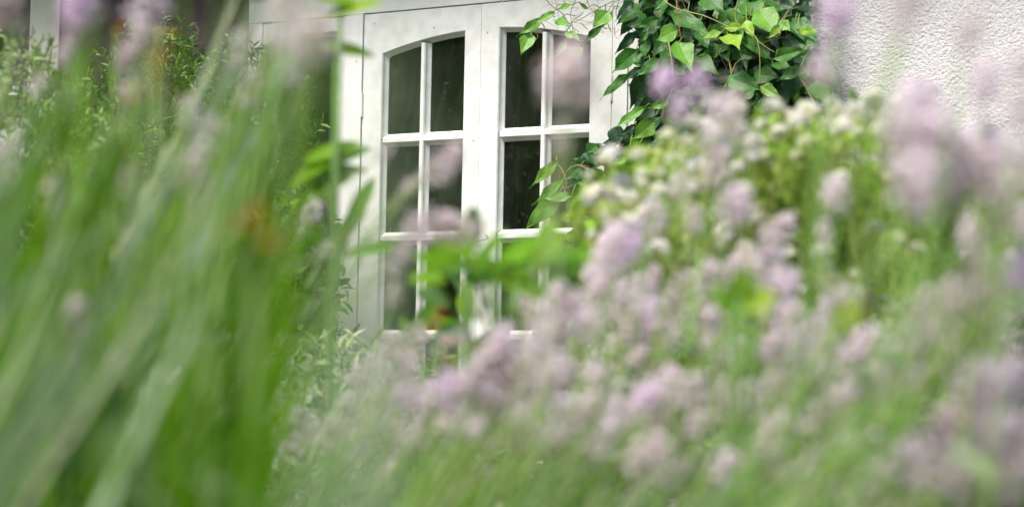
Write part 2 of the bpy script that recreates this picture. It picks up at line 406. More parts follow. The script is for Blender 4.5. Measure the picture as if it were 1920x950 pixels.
GREEN = [(0.12, 0.28, 0.005), (0.09, 0.22, 0.005), (0.18, 0.34, 0.008), (0.055, 0.16, 0.006)]
DEEP = [(0.05, 0.14, 0.03), (0.035, 0.10, 0.02), (0.07, 0.17, 0.04)]
SAGE = [(0.36, 0.46, 0.25), (0.46, 0.53, 0.36), (0.27, 0.38, 0.16), (0.42, 0.48, 0.36)]
SILVER = [(0.42, 0.50, 0.38), (0.50, 0.55, 0.44), (0.33, 0.42, 0.32), (0.36, 0.40, 0.24)]
LIME = [(0.50, 0.60, 0.18), (0.40, 0.54, 0.10), (0.60, 0.66, 0.30), (0.28, 0.44, 0.06)]
YELLOW = [(0.45, 0.55, 0.12)]
MIX = GREEN+GREEN+GREEN+SAGE[:1]+SAGE[2:3]+DEEP[:1]
STRAW = [(0.34, 0.30, 0.18), (0.30, 0.24, 0.16)]

# flower spikes of the catmint: whorls of small florets; several tints
TINT = {
 'lilac': [(0.94, 0.78, 0.93), (0.94, 0.86, 0.94), (0.88, 0.68, 0.88)],
 'pale': [(0.92, 0.82, 0.88), (0.90, 0.82, 0.88), (0.86, 0.75, 0.80)],
 'dusty': [(0.86, 0.77, 0.80), (0.88, 0.80, 0.84), (0.76, 0.67, 0.66), (0.74, 0.68, 0.60)],
 'brown': [(0.62, 0.52, 0.53), (0.58, 0.47, 0.49), (0.70, 0.60, 0.62)],
}
spike_mesh = {}
def make_spike_mesh(tint, v):
    rnd = random.Random(hash((tint, v)) % 1000 if False else (len(tint)*37+v*91+ord(tint[0])))
    mb = MB(); cs = TINT[tint]; nw = 4+v
    for k in range(nw):
        z = 0.001 + 0.027*(k/(nw-1))**0.95; rr = (0.0085, 0.0105, 0.0105, 0.010, 0.009, 0.0075, 0.0055, 0.004)[min(7, int(k*8/nw))]
        for j in range(6):
            a = 2*math.pi*(j/6)+k*0.7+rnd.uniform(-.2, .2)
            o = Vector((math.cos(a), math.sin(a), rnd.uniform(.1, .8))).normalized()
            base = Vector((0, 0, z+rnd.uniform(-.002, .002)))+o*0.0015
            c = rnd.choice(cs); k_ = rnd.uniform(.8, 1.15); c = (c[0]*k_, c[1]*k_, c[2]*k_)
            side = o.cross(Vector((0, 0, 1))).normalized(); up = side.cross(o)
            tip = base+o*rr*rnd.uniform(.75, 1.6)
            cal = (0.66*k_, 0.60*k_, 0.54*k_) if tint != 'lilac' else (0.72, 0.55, 0.74)
            mid = base+o*rr*0.5
            for s in (0, 1, 2):
                q = 2.09*s; w1 = (math.cos(q)*side+math.sin(q)*up)*0.0013; w2 = (math.cos(q+2.09)*side+math.sin(q+2.09)*up)*0.0013
                mb.quad(base, mid+w1, mid+w1*.2+o*.002, mid+w2, cal)
            for sg in (-1, 1):
                mb.quad(mid, mid+side*sg*0.003+o*.001, tip+side*sg*0.0036-up*.001, tip+up*0.0015, c)
            w_ = rnd.uniform(.0026, .0042); mb.quad(tip-side*w_, tip-up*w_*.9+o*.0006, tip+side*w_, tip+up*w_*.9+o*.0008, c)
            mb.quad(mid, tip-up*0.0005-side*.002, tip-up*0.004+o*.001, tip-up*0.0005+side*.002, c)
    m = bpy.data.meshes.new('flower_spike'); m.from_pydata(mb.v, [], mb.f); m.update()
    at = m.color_attributes.new('col', 'FLOAT_COLOR', 'CORNER'); buf = []
    for f, c in zip(mb.f, mb.c): buf += [c[0], c[1], c[2], 1.0]*len(f)
    at.data.foreach_set('color', buf); m.materials.append(M['petal'])
    return m
for t_ in TINT:
    for v_ in (0, 2): spike_mesh[(t_, v_)] = make_spike_mesh(t_, v_)
def put_spike(parent, wp, d, tint, size, pname='flower_spike'):
    o = bpy.data.objects.new(pname, spike_mesh[(tint, random.choice((0, 2)))]); col.objects.link(o)
    o.parent = parent
    q = d.to_track_quat('Z', 'Y') @ Matrix.Rotation(random.uniform(0, 6.28), 4, 'Z').to_quaternion()
    o.rotation_euler = q.to_euler(); o.location = wp
    o.scale = (size, size, size*random.uniform(.85, 1.2))
    return o

def stalk_curve(root, tip, td, n=9):
    h = max(0.25, (tip-root).length); k = (tip-root).normalized()
    return bez(root, root+(k*.5+Vector((0, 0, .5)))*h*0.3, tip-td*h*0.5, tip, n)
def lean(ang):
    t = min(1.2, max(-1.2, 1/math.tan(R_(ang if abs(ang-90) > .5 else 89.5)))) if abs(ang) > 8 else 1.2
    v = Vector((R2.x, R2.y, 0)).normalized(); return v*t*1.1

def catmint(label, stalks, leaves=9, pal=SAGE+SAGE[:2]+GREEN[:3], spread=0.05, leafL=0.028, group='catmint plants in the flower bed', name='catmint_plant', cat='flowering plant', fol=14):
    """stalks: (px, py of the flower head, depth, angle, tint, size)"""
    tips = [P(s[0], s[1], s[2]) for s in stalks]
    cen = sum(tips, Vector())/len(tips)
    ang = sum(s[3] for s in stalks)/len(stalks)
    base = cen - idir(ang)*0.0; 
    hd = idir(ang); hd = Vector((hd.x, hd.y, 0))
    base = Vector((cen.x, cen.y, 0)) - lean(ang); hd = lean(ang)*1.0
    base.z = 0.01
    root = empty(name, base, label, cat, group)
    fm = MB()
    for s, tip in zip(stalks, tips):
        td = (idir(s[3], random.uniform(-.25, .25)) + Vector((0, 0, .08))).normalized()
        r0 = Vector((random.gauss(0, spread), random.gauss(0, spread), 0.0))
        r0 = r0 + base
        L = 0.026*s[5]
        top = tip - td*L*0.5
        cv = stalk_curve(r0, top, td, 12)
        mb = MB(); c = jit(random.choice([(0.17, 0.30, 0.05), (0.24, 0.32, 0.12), (0.14, 0.26, 0.04)]))
        mb.tube([p-base for p in cv], 0.0019, 0.0008, 4, c)
        o = bpy.data.objects.new('stem', None)
        col_o = o; bpy.data.objects.remove(col_o)
        st = mb.build('stem', M['stem'], root, True); st.location = (0, 0, 0)
        put_spike(st, top-base, td, s[4], s[5])
        # second, smaller whorl below
        k = leaves
        for i in range(k):
            u = random.uniform(.35, .97); ii = u*(len(cv)-1); a = int(ii); b = min(a+1, len(cv)-1)
            p = cv[a].lerp(cv[b], ii-a)
            ax = (cv[b]-cv[max(a-1, 0)]).normalized()
            od = Vector((random.gauss(0, 1), random.gauss(0, 1), random.gauss(0, .5))); od = (od-ax*od.dot(ax)).normalized()
            dd = (od+ax*random.uniform(.3, 1.3)).normalized()
            ll = leafL*random.uniform(.6, 1.4)*(1.15-.4*u)
            leaf(fm, p-base, dd, ax+Vector((0, 0, .3)), ll, ll*random.uniform(.35, .55), jit(random.choice(pal)), random.uniform(0, .5))
    # low basal foliage
    for i in range(fol*len(stalks)):
        a = random.uniform(0, 6.28); r = abs(random.gauss(0, .12)); z = random.uniform(.05, .75)
        p = Vector((r*math.cos(a), r*math.sin(a), z)) + hd*0.7*(z/1.0)
        dd = Vector((math.cos(a), math.sin(a), random.uniform(-.2, 1.2)))
        ll = leafL*random.uniform(.9, 1.7)
        leaf(fm, p, dd, Vector((0, 0, 1)), ll, ll*.5, jit(random.choice(pal)), .3)
    f = fm.build('foliage', M['blade'], root); f.location = (0, 0, 0)
    return root

def blades(label, n, x0, x1, y0, y1, d0, d1, ang, asd, W, pal, name='grass_tuft', cat='grass tuft', group=None, spread=0.04, mkey='blade'):
    """a tuft of long arching leaves rising from one crown"""
    if x1 < 700 and name != 'tall_stem_plant': n, W, asd = int(n*1.7), W*.62, asd*1.35
    tips = []
    for i in range(n):
        tips.append((P(random.uniform(x0, x1), random.uniform(y0, y1), random.uniform(d0, d1)), random.gauss(ang, asd)))
    cen = sum((t[0] for t in tips), Vector())/n
    swept = x1 < 700 and y0 < 500 and name != 'tall_stem_plant' and ang < 110      # upright tips on stems that lean in from the left
    base = Vector((cen.x, cen.y, 0)) - (lean(random.uniform(50, 64)) if swept else lean(ang)); base.z = 0.01
    root = empty(name, base, label, cat, group)
    fm = MB()
    for (tip, a) in tips:
        td = idir(a, random.uniform(-.3, .3))
        r0 = base+Vector((random.gauss(0, spread), random.gauss(0, spread), 0))
        if swept:
            k = (tip-r0).normalized(); h = (tip-r0).length
            cv = bez(r0, r0+k*h*.4+Vector((0, 0, random.uniform(-.05, .12))), tip-td*random.uniform(.05, .22), tip, 16)
        else: cv = stalk_curve(r0, tip, td, 12)
        ribbon(fm, [p-base for p in cv], W*random.uniform(.6, 1.3), jit(random.choice(pal)), low=jit(random.choice(GREEN)) if name == 'tall_stem_plant' else None, zlow=random.uniform(1.22, 1.34))
    f = fm.build('foliage', M[mkey], root); f.location = (0, 0, 0)
    return root

def shrub(name, label, cat, ells, n, L, Wr, pal, base=None, twig=5, group=None, mkey='blade', stems=7, smat='stem', updir=0.6, curl=.3, stemcol=(0.16, 0.12, 0.08), sr=0.004):
    """twigs with leaves spread through a few ellipsoids given as (px, py, depth, half width px, half height px, half depth m)"""
    cs = []
    for (px, py, d, rx, ry, rd) in ells:
        cs.append((P(px, py, d), rx/FPX*d, ry/FPX*d, rd, max(1e-9, rx*ry)))
    if base is None:
        c = sum((q[0] for q in cs), Vector())/len(cs); base = Vector((c.x, c.y, 0.01))
    base = Vector(base)
    root = empty(name, base, label, cat, group)
    fm, sm = MB(), MB(); tot = sum(q[4] for q in cs)
    for (c, rx, ry, rd, wgt) in cs:
        for _ in range(max(2, int(stems*wgt/tot+1))):
            v = Vector((random.gauss(0, .5), random.gauss(0, .5), random.gauss(0, .4)))
            e = c+R2*rx*v.x+Uv*ry*abs(v.z)*.9+Vector((Fv.x, Fv.y, 0))*rd*v.y
            sm.tube([p-base for p in bez(base+Vector((random.gauss(0, .03), random.gauss(0, .03), 0)), base+Vector((0, 0, .4*e.z)), e-Vector((0, 0, .3*e.z)), e, 7)], sr, sr*.3, 5, stemcol)
        for _ in range(int(n/twig*wgt/tot)):
            while True:
                v = Vector((random.uniform(-1, 1), random.uniform(-1, 1), random.uniform(-1, 1)))
                if v.length < 1: break
            v = v*(v.length**-0.35 if v.length > .05 else 1)
            p = c+R2*rx*v.x+Uv*ry*v.z+Vector((Fv.x, Fv.y, 0)).normalized()*rd*v.y
            if p.z < 0.03: continue
            ax = (Vector((random.gauss(0, .6), random.gauss(0, .6), updir+random.gauss(0, .3)))+(p-c).normalized()*.5).normalized()
            tl = L*twig*.35; cl = jit(random.choice(pal), .25)
            sm.tube([p-base, p+ax*tl*.6-base, p+ax*tl-base], sr*.3, sr*.15, 3, stemcol)
            for k in range(twig):
                q = p+ax*tl*(k+.5)/twig
                od = Vector((random.gauss(0, 1), random.gauss(0, 1), random.gauss(0, 1))); od = (od-ax*od.dot(ax)).normalized()
                ll = L*random.uniform(.6, 1.25)
                leaf(fm, q-base, od+ax*random.uniform(.3, 1.2), ax, ll, ll*Wr, jit(cl, .12), curl*random.uniform(0, 1), 3)
    f = fm.build('foliage', M[mkey], root); f.location = (0, 0, 0)
    s = sm.build('stem', M[smat], root); s.location = (0, 0, 0)
    return root, base

# ------------------------------------------------------------------ garden behind the camera (seen only as reflections in the panes)
def tree(x, y, h, r, label):
    root = empty('garden_tree', (x, y, 0), label, 'tree', None)
    t = MB(); t.tube([Vector((0, 0, 0)), Vector((.05, 0, h*.3)), Vector((-.05, .08, h*.6)), Vector((.05, .1, h*.9))], .16, .04, 10)
    for k in range(9):
        a = k*2.4; z0 = h*(.25+.06*k); t.tube([Vector((0, 0, z0)), Vector((math.cos(a)*r*.5, math.sin(a)*r*.5, z0+h*.08)), Vector((math.cos(a)*r*.85, math.sin(a)*r*.85, z0+h*.2))], .05, .012, 6)
    o = t.build('trunk', M['bark'], root); o.location = (0, 0, 0)
    fm = MB(); cl = []
    for k in range(40):
        a = random.uniform(0, 6.28); rr = r*math.sqrt(random.uniform(.05, 1))*.8; z = h*random.uniform(.18, .95)
        cl.append((Vector((rr*math.cos(a), rr*math.sin(a), z)), random.uniform(.5, .95)*r*.45))
    for c, cr in cl:
        shade = random.uniform(.7, 1.3)
        for _ in range(130):
            v = Vector((random.gauss(0, 1), random.gauss(0, 1), random.gauss(0, .8))).normalized()*cr*random.uniform(.5, 1.05)
            dd = Vector((random.gauss(0, 1), random.gauss(0, 1), random.gauss(0, .6)))
            k = shade*random.uniform(.8, 1.2)
            leaf(fm, c+v, dd, Vector((random.gauss(0, .4), random.gauss(0, .4), 1)), .16, .1, (.13*k, .22*k, .04*k), .3, 2)
    o = fm.build('crown', M['leaf'], root); o.location = (0, 0, 0)
tree(-3.6, -12.0, 6.4, 2.3, 'broad green garden tree standing across the lawn')
tree(-6.6, -14.0, 7.4, 2.7, 'tallest garden tree at the far side of the lawn')
tree(-9.6, -13.5, 6.6, 2.4, 'small garden tree at the far left of the lawn')
tree(-0.4, -13.5, 4.6, 1.8, 'young garden tree behind the flower bed')

hm = MB(); rws = []  # hedge added behind the trees so the panes reflect dark green, not sky
for i in range(31):
    r = []
    for j in range(101):
        x = -22+30*j/100; z = 0.0+8.5*i/30; q = Vector((x*1.3, z*1.3, 0)); h = noise.noise(q)*.9+noise.noise(q*2.7)*.5
        top = .0 if i < 26 else (i-26)*.5
        r.append(Vector((x, -18.5+h-top*1.2, z+(noise.noise(q*1.9)*.5 if i > 0 else 0)-(.25*top if i > 26 else 0))))
    rws.append(r)
hm.grid(rws, (.07, .13, .03)); rws2 = [[Vector((p.x, -22.5, p.z*.98)) for p in r] for r in (rws[0], rws[-1])]
hm.grid(rws2, (.07, .13, .03)); hm.grid([rws[-1], rws2[-1]], (.07, .13, .03))
for _ in range(16000):
    j = random.uniform(-22, 8); z = random.uniform(.2, 8.8); q = Vector((j*1.3, z*1.3, 0)); y = -18.3+noise.noise(q)*.9+noise.noise(q*2.7)*.5-(max(0, z-7.4)*1.1)
    k = random.uniform(.6, 1.5)
    leaf(hm, Vector((j, y, z)), Vector((random.gauss(0, 1), random.gauss(.4, .6), random.gauss(0, .8))), Vector((random.gauss(0, .4), random.gauss(0, .4), 1)), .3, .2, (.09*k, .17*k, .03*k), .3, 2)
ho = hm.build('sky_blocking_hedge', M['leaf']); tag(ho, 'tall dark green hedge added to keep the sky out of the pane reflections', 'hedge')

# ------------------------------------------------------------------ the climbing vine
random.seed(5)
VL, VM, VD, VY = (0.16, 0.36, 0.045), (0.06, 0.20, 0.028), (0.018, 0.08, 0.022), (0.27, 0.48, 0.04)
def vine_leaf(mb, base, tip, cl, wr=0.56, face=None, sag=0.12):
    d = tip-base; L = d.length; d.normalize()
    nrm = face or Vector((random.uniform(-.15, .75), -1, random.uniform(.15, .9)))
    s = d.cross(nrm).normalized(); up = s.cross(d)
    if up.y > 0: up = -up
    prof = [(0, .10), (.05, .50), (.16, .88), (.30, 1.0), (.45, .90), (.60, .66), (.74, .36), (.86, .13), (1.0, .0)]
    ph = random.uniform(0, 6); fold = random.uniform(.05, .38)
    rows = []
    for j in (-1, -.55, 0, .55, 1):
        r = []
        for i, (t, w_) in enumerate(prof):
            wd = L*wr*.5*w_*(1+.09*math.sin(13*t+ph+j))
            back = -0.07*L if (i == 0 and abs(j) > .5) else 0
            z = up*(abs(j)*wd*fold + (0.05*L*math.sin(12*t+ph+j)*abs(j))) - up*(sag*L*t*t) + up*(0.012*L*math.sin(25*t) if abs(j) == .55 else 0)
            r.append(base + d*(L*t+back) + s*wd*j + z)
        rows.append(r)
    for q in range(4):
        k = (1.0, .88, 1.12, .96)[q]*random.uniform(.94, 1.06); mb.grid(rows[q:q+2], (cl[0]*k, cl[1]*k, cl[2]*k))
vine = empty('climbing_vine', (0.62, -0.10, 0.01), 'leafy green climbing vine hanging beside and across the right casement', 'climbing plant')
VB = Vector((0.62, -0.10, 0.01))
lm, vs_ = MB(), MB()
hand = [  # (base px,py, tip px,py, tint, width ratio, distance out from the wall)
 (1038,25,1000,44,VL,.42,.16),(1016,37,966,68,VL,.36,.16),(994,66,976,102,VL,.62,.16),(1009,46,991,63,VL,.5,.15),(1045,38,1066,46,VL,.5,.14),(1062,60,1088,74,VL,.5,.15),
 (1060,82,1040,108,VL,.5,.16),(1077,90,1073,118,VY,.7,.16),(1085,88,1090,106,VY,.7,.16),
 (1138,24,1112,50,VL,.85,.18),(1146,25,1127,54,VM,.42,.15),(1186,4,1152,40,VD,.42,.14),(1189,30,1160,70,VD,.55,.12),(1191,62,1151,103,VD,.36,.12),(1128,50,1088,84,VM,.3,.15),
 (1192,97,1143,137,VM,.6,.2),(1234,36,1188,52,VM,.42,.18),(1212,60,1200,82,VM,.6,.16),(1270,56,1226,76,VL,.8,.22),(1264,30,1334,60,VM,.42,.22),(1272,80,1298,131,VL,.6,.24),
 (1238,113,1190,143,VM,.45,.21),(1176,141,1121,186,VM,.3,.18),(1207,203,1146,241,VL,.3,.2),(1250,192,1212,203,VL,.5,.2),(1226,229,1184,262,VL,.72,.24),(1210,135,1180,208,VD,.5,.14),
 (1300,108,1347,137,VM,.5,.2),(1356,168,1304,203,VM,.55,.22),(1352,62,1310,71,VY,.42,.25),(1362,52,1396,50,VY,.5,.25),(1363,66,1387,87,VY,.75,.26),(1368,146,1430,168,VM,.5,.22),
 (1429,162,1465,184,VL,.55,.23),(1486,140,1478,192,VD,.72,.16),(1500,128,1454,151,VM,.5,.2),(1455,108,1514,90,VM,.42,.22),(1505,105,1552,108,VM,.45,.16),(1448,120,1490,128,VM,.42,.18),
 (1491,37,1538,82,VM,.42,.18),(1496,58,1537,57,VY,.32,.21),(1460,50,1441,73,VY,.55,.24),(1462,42,1481,57,VL,.7,.22),(1431,12,1468,17,VM,.55,.14),(1424,22,1456,62,VL,.85,.2),
 (1398,6,1432,36,VM,.7,.16),(1375,20,1395,68,VM,.6,.14),(1320,-8,1358,20,VM,.75,.2),(1405,36,1378,58,VL,.5,.2),(1420,90,1448,112,VM,.6,.14),(1385,100,1420,108,VM,.6,.13),
 (1528,156,1549,192,VM,.75,.2),(1380,86,1402,130,VD,.6,.12),(1345,95,1375,120,VD,.6,.1),(1440,195,1470,205,VM,.4,.14),(1415,200,1440,206,VM,.5,.14),(1340,-2,1300,24,VM,.6,.15),(1400,40,1412,72,VY,.6,.22),
 (1250,-5,1225,20,VM,.6,.15),(1290,20,1262,42,VM,.5,.15),(1310,60,1330,90,VM,.6,.14),(1245,75,1222,108,VM,.55,.15),(1215,105,1200,135,VD,.6,.12),(1240,135,1228,170,VM,.6,.15),
 (1043,305,990,352,VL,.34,.14),(1053,341,993,386,VL,.26,.14),(1071,367,1012,372,VL,.36,.15),(1047,366,979,433,VL,.42,.16),(1088,310,1060,337,VM,.75,.12),(1118,352,1072,327,VM,.5,.12),
 (1092,350,1070,386,VL,.55,.16),(1111,402,1069,432,VL,.34,.14),(1088,436,1052,448,VM,.6,.12),(1040,447,1070,480,VM,.8,.11),(1100,420,1080,455,VD,.6,.1),(1073,470,1094,484,VM,.7,.12),(1106,480,1072,502,VL,.32,.14),(1040,532,1018,544,VL,.5,.12),(1030,536,1044,532,VL,.5,.12),
 (1151,270,1118,294,VD,.45,.14),(1181,276,1148,292,VM,.35,.16),(1177,297,1136,313,VL,.35,.18),(1181,250,1150,264,VD,.35,.12),(1160,300,1125,330,VD,.5,.12),(1200,268,1175,300,VM,.5,.14),(1130,330,1112,352,VD,.6,.1),(1190,235,1160,256,VD,.35,.12),(1120,455,1085,470,VM,.5,.1),(1110,500,1080,520,VD,.6,.1),
 (1070,10,1040,18,VL,.4,.12),(1100,16,1084,4,VL,.4,.12),(1115,60,1098,78,VL,.5,.14),(945,-4,938,6,VL,.4,.1)]
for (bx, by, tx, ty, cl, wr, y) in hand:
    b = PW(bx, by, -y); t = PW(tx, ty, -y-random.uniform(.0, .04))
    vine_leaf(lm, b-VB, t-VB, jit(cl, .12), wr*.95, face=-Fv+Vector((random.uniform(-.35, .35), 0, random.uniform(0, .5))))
    # leaf stalk
    q = b+Vector((random.uniform(-.02, .02), random.uniform(.03, .06), random.uniform(.0, .05)))
    vs_.tube([b-VB, (b+q)/2+Vector((0, 0, .01))-VB, q-VB], .0012, .0012, 4, (0.22, 0.26, 0.08))
def inside(px, py):
    if 1195 < px < 1530 and -60 < py < 235: return px < 1440 or random.random() < (.55 if py > 90 else .3)
    if 1160 < px < 1290 and 225 < py < 340: return True
    if 1062 < px < 1125 and 400 < py < 540: return random.random() < .8
    if 1095 < px < 1180 and 270 < py < 640: return random.random() < .8
    if 1230 < px < 1420 and 200 < py < 700: return True
    return False
k = 0
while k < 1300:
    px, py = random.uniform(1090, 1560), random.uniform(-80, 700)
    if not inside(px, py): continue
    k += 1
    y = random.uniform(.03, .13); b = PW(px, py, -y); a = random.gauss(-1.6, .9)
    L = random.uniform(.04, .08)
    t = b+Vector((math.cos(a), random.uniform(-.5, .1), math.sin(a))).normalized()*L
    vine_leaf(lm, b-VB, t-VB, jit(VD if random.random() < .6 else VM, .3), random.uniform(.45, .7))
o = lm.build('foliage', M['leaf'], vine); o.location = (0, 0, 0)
# woody stems, runners and tendrils
def run(pts, y, r, cl, k=5):
    q = [PW(a, b, -y-random.uniform(0, .02)) for a, b in pts]; out = []
    for i in range(len(q)-1):
        p0, p1, p2, p3 = q[max(i-1, 0)], q[i], q[i+1], q[min(i+2, len(q)-1)]
        for s in range(4):
            t = s/4; out.append(0.5*((2*p1)+(p2-p0)*t+(2*p0-5*p1+4*p2-p3)*t*t+(3*p1-p0-3*p2+p3)*t*t*t))
    out.append(q[-1]); vs_.tube([p-VB for p in out], r, r*.7, k, cl)
BR, YG, RD = (0.10, 0.06, 0.045), (0.38, 0.36, 0.12), (0.35, 0.14, 0.08)
run([(1275,900),(1262,600),(1240,350),(1250,200),(1262,60),(1268,-40)], .04, .006, BR)
run([(1290,900),(1300,500),(1330,250),(1345,120),(1350,-40)], .04, .005, BR)
run([(1100,700),(1092,520),(1108,440),(1120,380),(1150,300),(1200,230),(1240,180)], .05, .0035, BR)
run([(1108,450),(1090,420),(1100,360)], .06, .002, BR); run([(1092,480),(1086,430),(1112,395)], .05, .0015, BR)
run([(1243,0),(1270,17),(1320,30),(1360,48),(1380,60)], .26, .0014, YG); run([(1268,-10),(1272,40),(1278,80)], .24, .0016, RD)
run([(1254,80),(1260,120),(1265,165)], .25, .0013, YG); run([(1385,0),(1380,40),(1420,75),(1425,160)], .22, .0013, YG)
run([(1412,86),(1455,73),(1460,72)], .18, .0012, (0.4, 0.36, 0.2)); run([(1400,50),(1425,80),(1455,100)], .2, .0012, (0.35, 0.3, 0.15))
run([(1492,138),(1505,155),(1525,190),(1535,215),(1538,260)], .17, .0016, YG); run([(1494,140),(1510,158),(1520,170)], .18, .0012, RD); run([(1498,140),(1520,131)], .17, .001, YG)
run([(1365,110),(1372,130),(1375,134)], .16, .002, RD); run([(1280,60),(1290,30),(1275,-5)], .2, .0011, RD)
run([(1020,-5),(1035,12),(1052,24),(1070,48),(1085,60)], .13, .0012, (.2, .15, .1)); run([(1150,2),(1120,18),(1085,38),(1060,45),(1038,38)], .13, .0011, (.25, .22, .12)); run([(1135,8),(1138,40),(1146,60)], .12, .0013, (.1, .07, .06))
run([(1080,0),(1070,25),(1074,55),(1074,90)], .15, .001, (.25, .2, .12)); run([(1100,0),(1110,20),(1130,30),(1145,20)], .12, .0009, (.25, .2, .12)); run([(1160,5),(1155,28),(1170,45),(1190,60)], .1, .001, (.08, .06, .05))
run([(1104,318),(1082,310),(1062,322),(1056,345),(1060,368),(1050,385)], .13, .0013, (.35, .30, .16)); run([(1043,305),(1056,322),(1062,350),(1054,372)], .13, .001, YG); run([(1120,330),(1100,312),(1080,308)], .12, .001, (.3, .15, .1))
run([(1050,345),(1062,352),(1075,345)], .13, .001, YG); run([(996,66),(1003,76),(1008,70),(1006,60)], .15, .0008, YG)
run([(895,452),(915,447),(910,440)], .02, .0012, BR, 4)
for i in range(26):
    x, y = random.uniform(1030, 1180), random.uniform(-10, 70)
    run([(x, y), (x+random.uniform(-20, 20), y+random.uniform(-18, 18)), (x+random.uniform(-40, 20), y+random.uniform(-10, 35))], random.uniform(.05, .12), .0007, (.24, .2, .13), 3)
for i in range(22):
    x, y = random.uniform(1210, 1500), random.uniform(0, 190)
    run([(x, y), (x+random.uniform(-15, 15), y+random.uniform(10, 40)), (x+random.uniform(-30, 30), y+random.uniform(30, 80))], random.uniform(.1, .2), .0009, random.choice([YG, RD, BR]), 3)
o = vs_.build('stem', M['stem'], vine); o.location = (0, 0, 0)

# ------------------------------------------------------------------ shrubs near the house
random.seed(21)
FEA = [(0.16, 0.32, 0.05), (0.10, 0.22, 0.04), (0.22, 0.38, 0.08)]
shrub('feathery_shrub', 'fine leaved green shrub standing in the bed at the left edge of the photo', 'shrub',
      [(50, 300, 3.6, 110, 210, .2), (40, 520, 3.5, 150, 200, .2), (150, 340, 3.5, 90, 120, .2)], 7000, .016, .38, [(0.26, 0.42, 0.10), (0.18, 0.32, 0.07), (0.34, 0.48, 0.16)], twig=7, mkey='leaf', stems=14, sr=.006)
shrub('feathery_shrub', 'fine leaved green shrub growing against the plum coloured brick', 'shrub',
      [(290, 290, 6.2, 150, 230, .2), (460, 330, 5.9, 130, 240, .25), (380, 430, 6.0, 190, 200, .25), (300, 620, 5.9, 260, 180, .3)], 22000, .026, .30, FEA+DEEP, twig=7, mkey='leaf', stems=16, sr=.006)
shrub('green_shrub', 'low bushy green shrub under the plain window', 'shrub',
      [(520, 560, 5.4, 110, 200, .3), (500, 800, 5.2, 220, 160, .3)], 4200, .034, .4, DEEP+GREEN[:1], mkey='leaf', stems=12, sr=.005)
shrub('silver_shrub', 'pale silvery low shrub below the arched casements', 'shrub',
      [(640, 790, 3.9, 120, 110, .25), (760, 850, 3.8, 130, 140, .3), (590, 880, 3.6, 120, 120, .3)], 5200, .030, .30, SILVER+SAGE[:2], stems=12, twig=6)
shrub('green_shrub', 'dark bushy shrub filling the foot of the window wall', 'shrub',
      [(900, 900, 4.6, 280, 130, .3), (1150, 760, 4.6, 170, 170, .3)], 5200, .034, .42, DEEP+GREEN[:1], mkey='leaf', stems=12, sr=.005)
shrub('green_shrub', 'dark green shrub behind the white flowers near the rough wall', 'shrub',
      [(1500, 560, 4.2, 240, 210, .35), (1800, 620, 4.0, 260, 220, .3), (1500, 820, 4.0, 420, 160, .35)], 9000, .034, .42, DEEP+GREEN, mkey='leaf', stems=16, sr=.005)

shrub('green_shrub', 'low dark shrub under the far left part of the house wall', 'shrub',
      [(80, 760, 5.2, 230, 220, .3)], 4500, .034, .42, DEEP+GREEN, mkey='leaf', stems=12, sr=.005)
shrub('green_shrub', 'low dark shrub at the foot of the rough wall in the right corner', 'shrub',
      [(1860, 850, 3.4, 200, 130, .3)], 3000, .03, .42, DEEP+GREEN, mkey='leaf', stems=12, sr=.005)

# the white flowering bush
def flower_mesh(name, rad, cols, n, seed, cone=1.0):
    rnd = random.Random(seed); mb = MB()
    for i in range(n):
        v = Vector((rnd.gauss(0, 1), rnd.gauss(0, 1), abs(rnd.gauss(0, 1))*cone)).normalized()
        b = v*rad*.25; c = rnd.choice(cols); k = rnd.uniform(.9, 1.1); c = (c[0]*k, c[1]*k, c[2]*k)
        s = v.orthogonal().normalized(); s = (s*math.cos(i)+v.cross(s)*math.sin(i)).normalized(); t = v.cross(s)
        e = b+v*rad*.75
        mb.quad(b, e+s*rad*.38, e+v*rad*.25, e-s*rad*.38, c); mb.quad(e-s*rad*.42, e-t*rad*.4+v*rad*.15, e+s*rad*.42+v*rad*.05, e+t*rad*.4, c); mb.quad(b, e+t*rad*.3, e+v*rad*.1, e-t*rad*.3, c)
    m = bpy.data.meshes.new(name); m.from_pydata(mb.v, [], mb.f); m.update()
    at = m.color_attributes.new('col', 'FLOAT_COLOR', 'CORNER'); buf = []
    for f, c in zip(mb.f, mb.c): buf += [min(c[0], .9), min(c[1], .9), min(c[2], .9), 1.0]*len(f)
    at.data.foreach_set('color', buf); m.materials.append(M['petal']); return m
WF = [flower_mesh('flower', .0085, [(.90, .90, .80), (.90, .90, .70), (.90, .90, .86)], 30, s) for s in (1, 2, 3)]
bush, BB = shrub('white_flowering_bush', 'yellowish green bush dotted with small white flowers in front of the rough wall', 'flowering shrub',
      [(1270, 425, 2.15, 150, 120, .12), (1450, 385, 2.1, 170, 120, .15), (1640, 365, 2.1, 170, 105, .15), (1180, 480, 2.1, 100, 90, .12), (1420, 480, 2.2, 200, 130, .15), (1760, 480, 2.3, 170, 160, .15)],
      7500, .017, .38, LIME+[(.34,.52,.05),(.26,.46,.04),(.2,.38,.02)], stems=26, twig=6, sr=.003, stemcol=(.25, .28, .08))
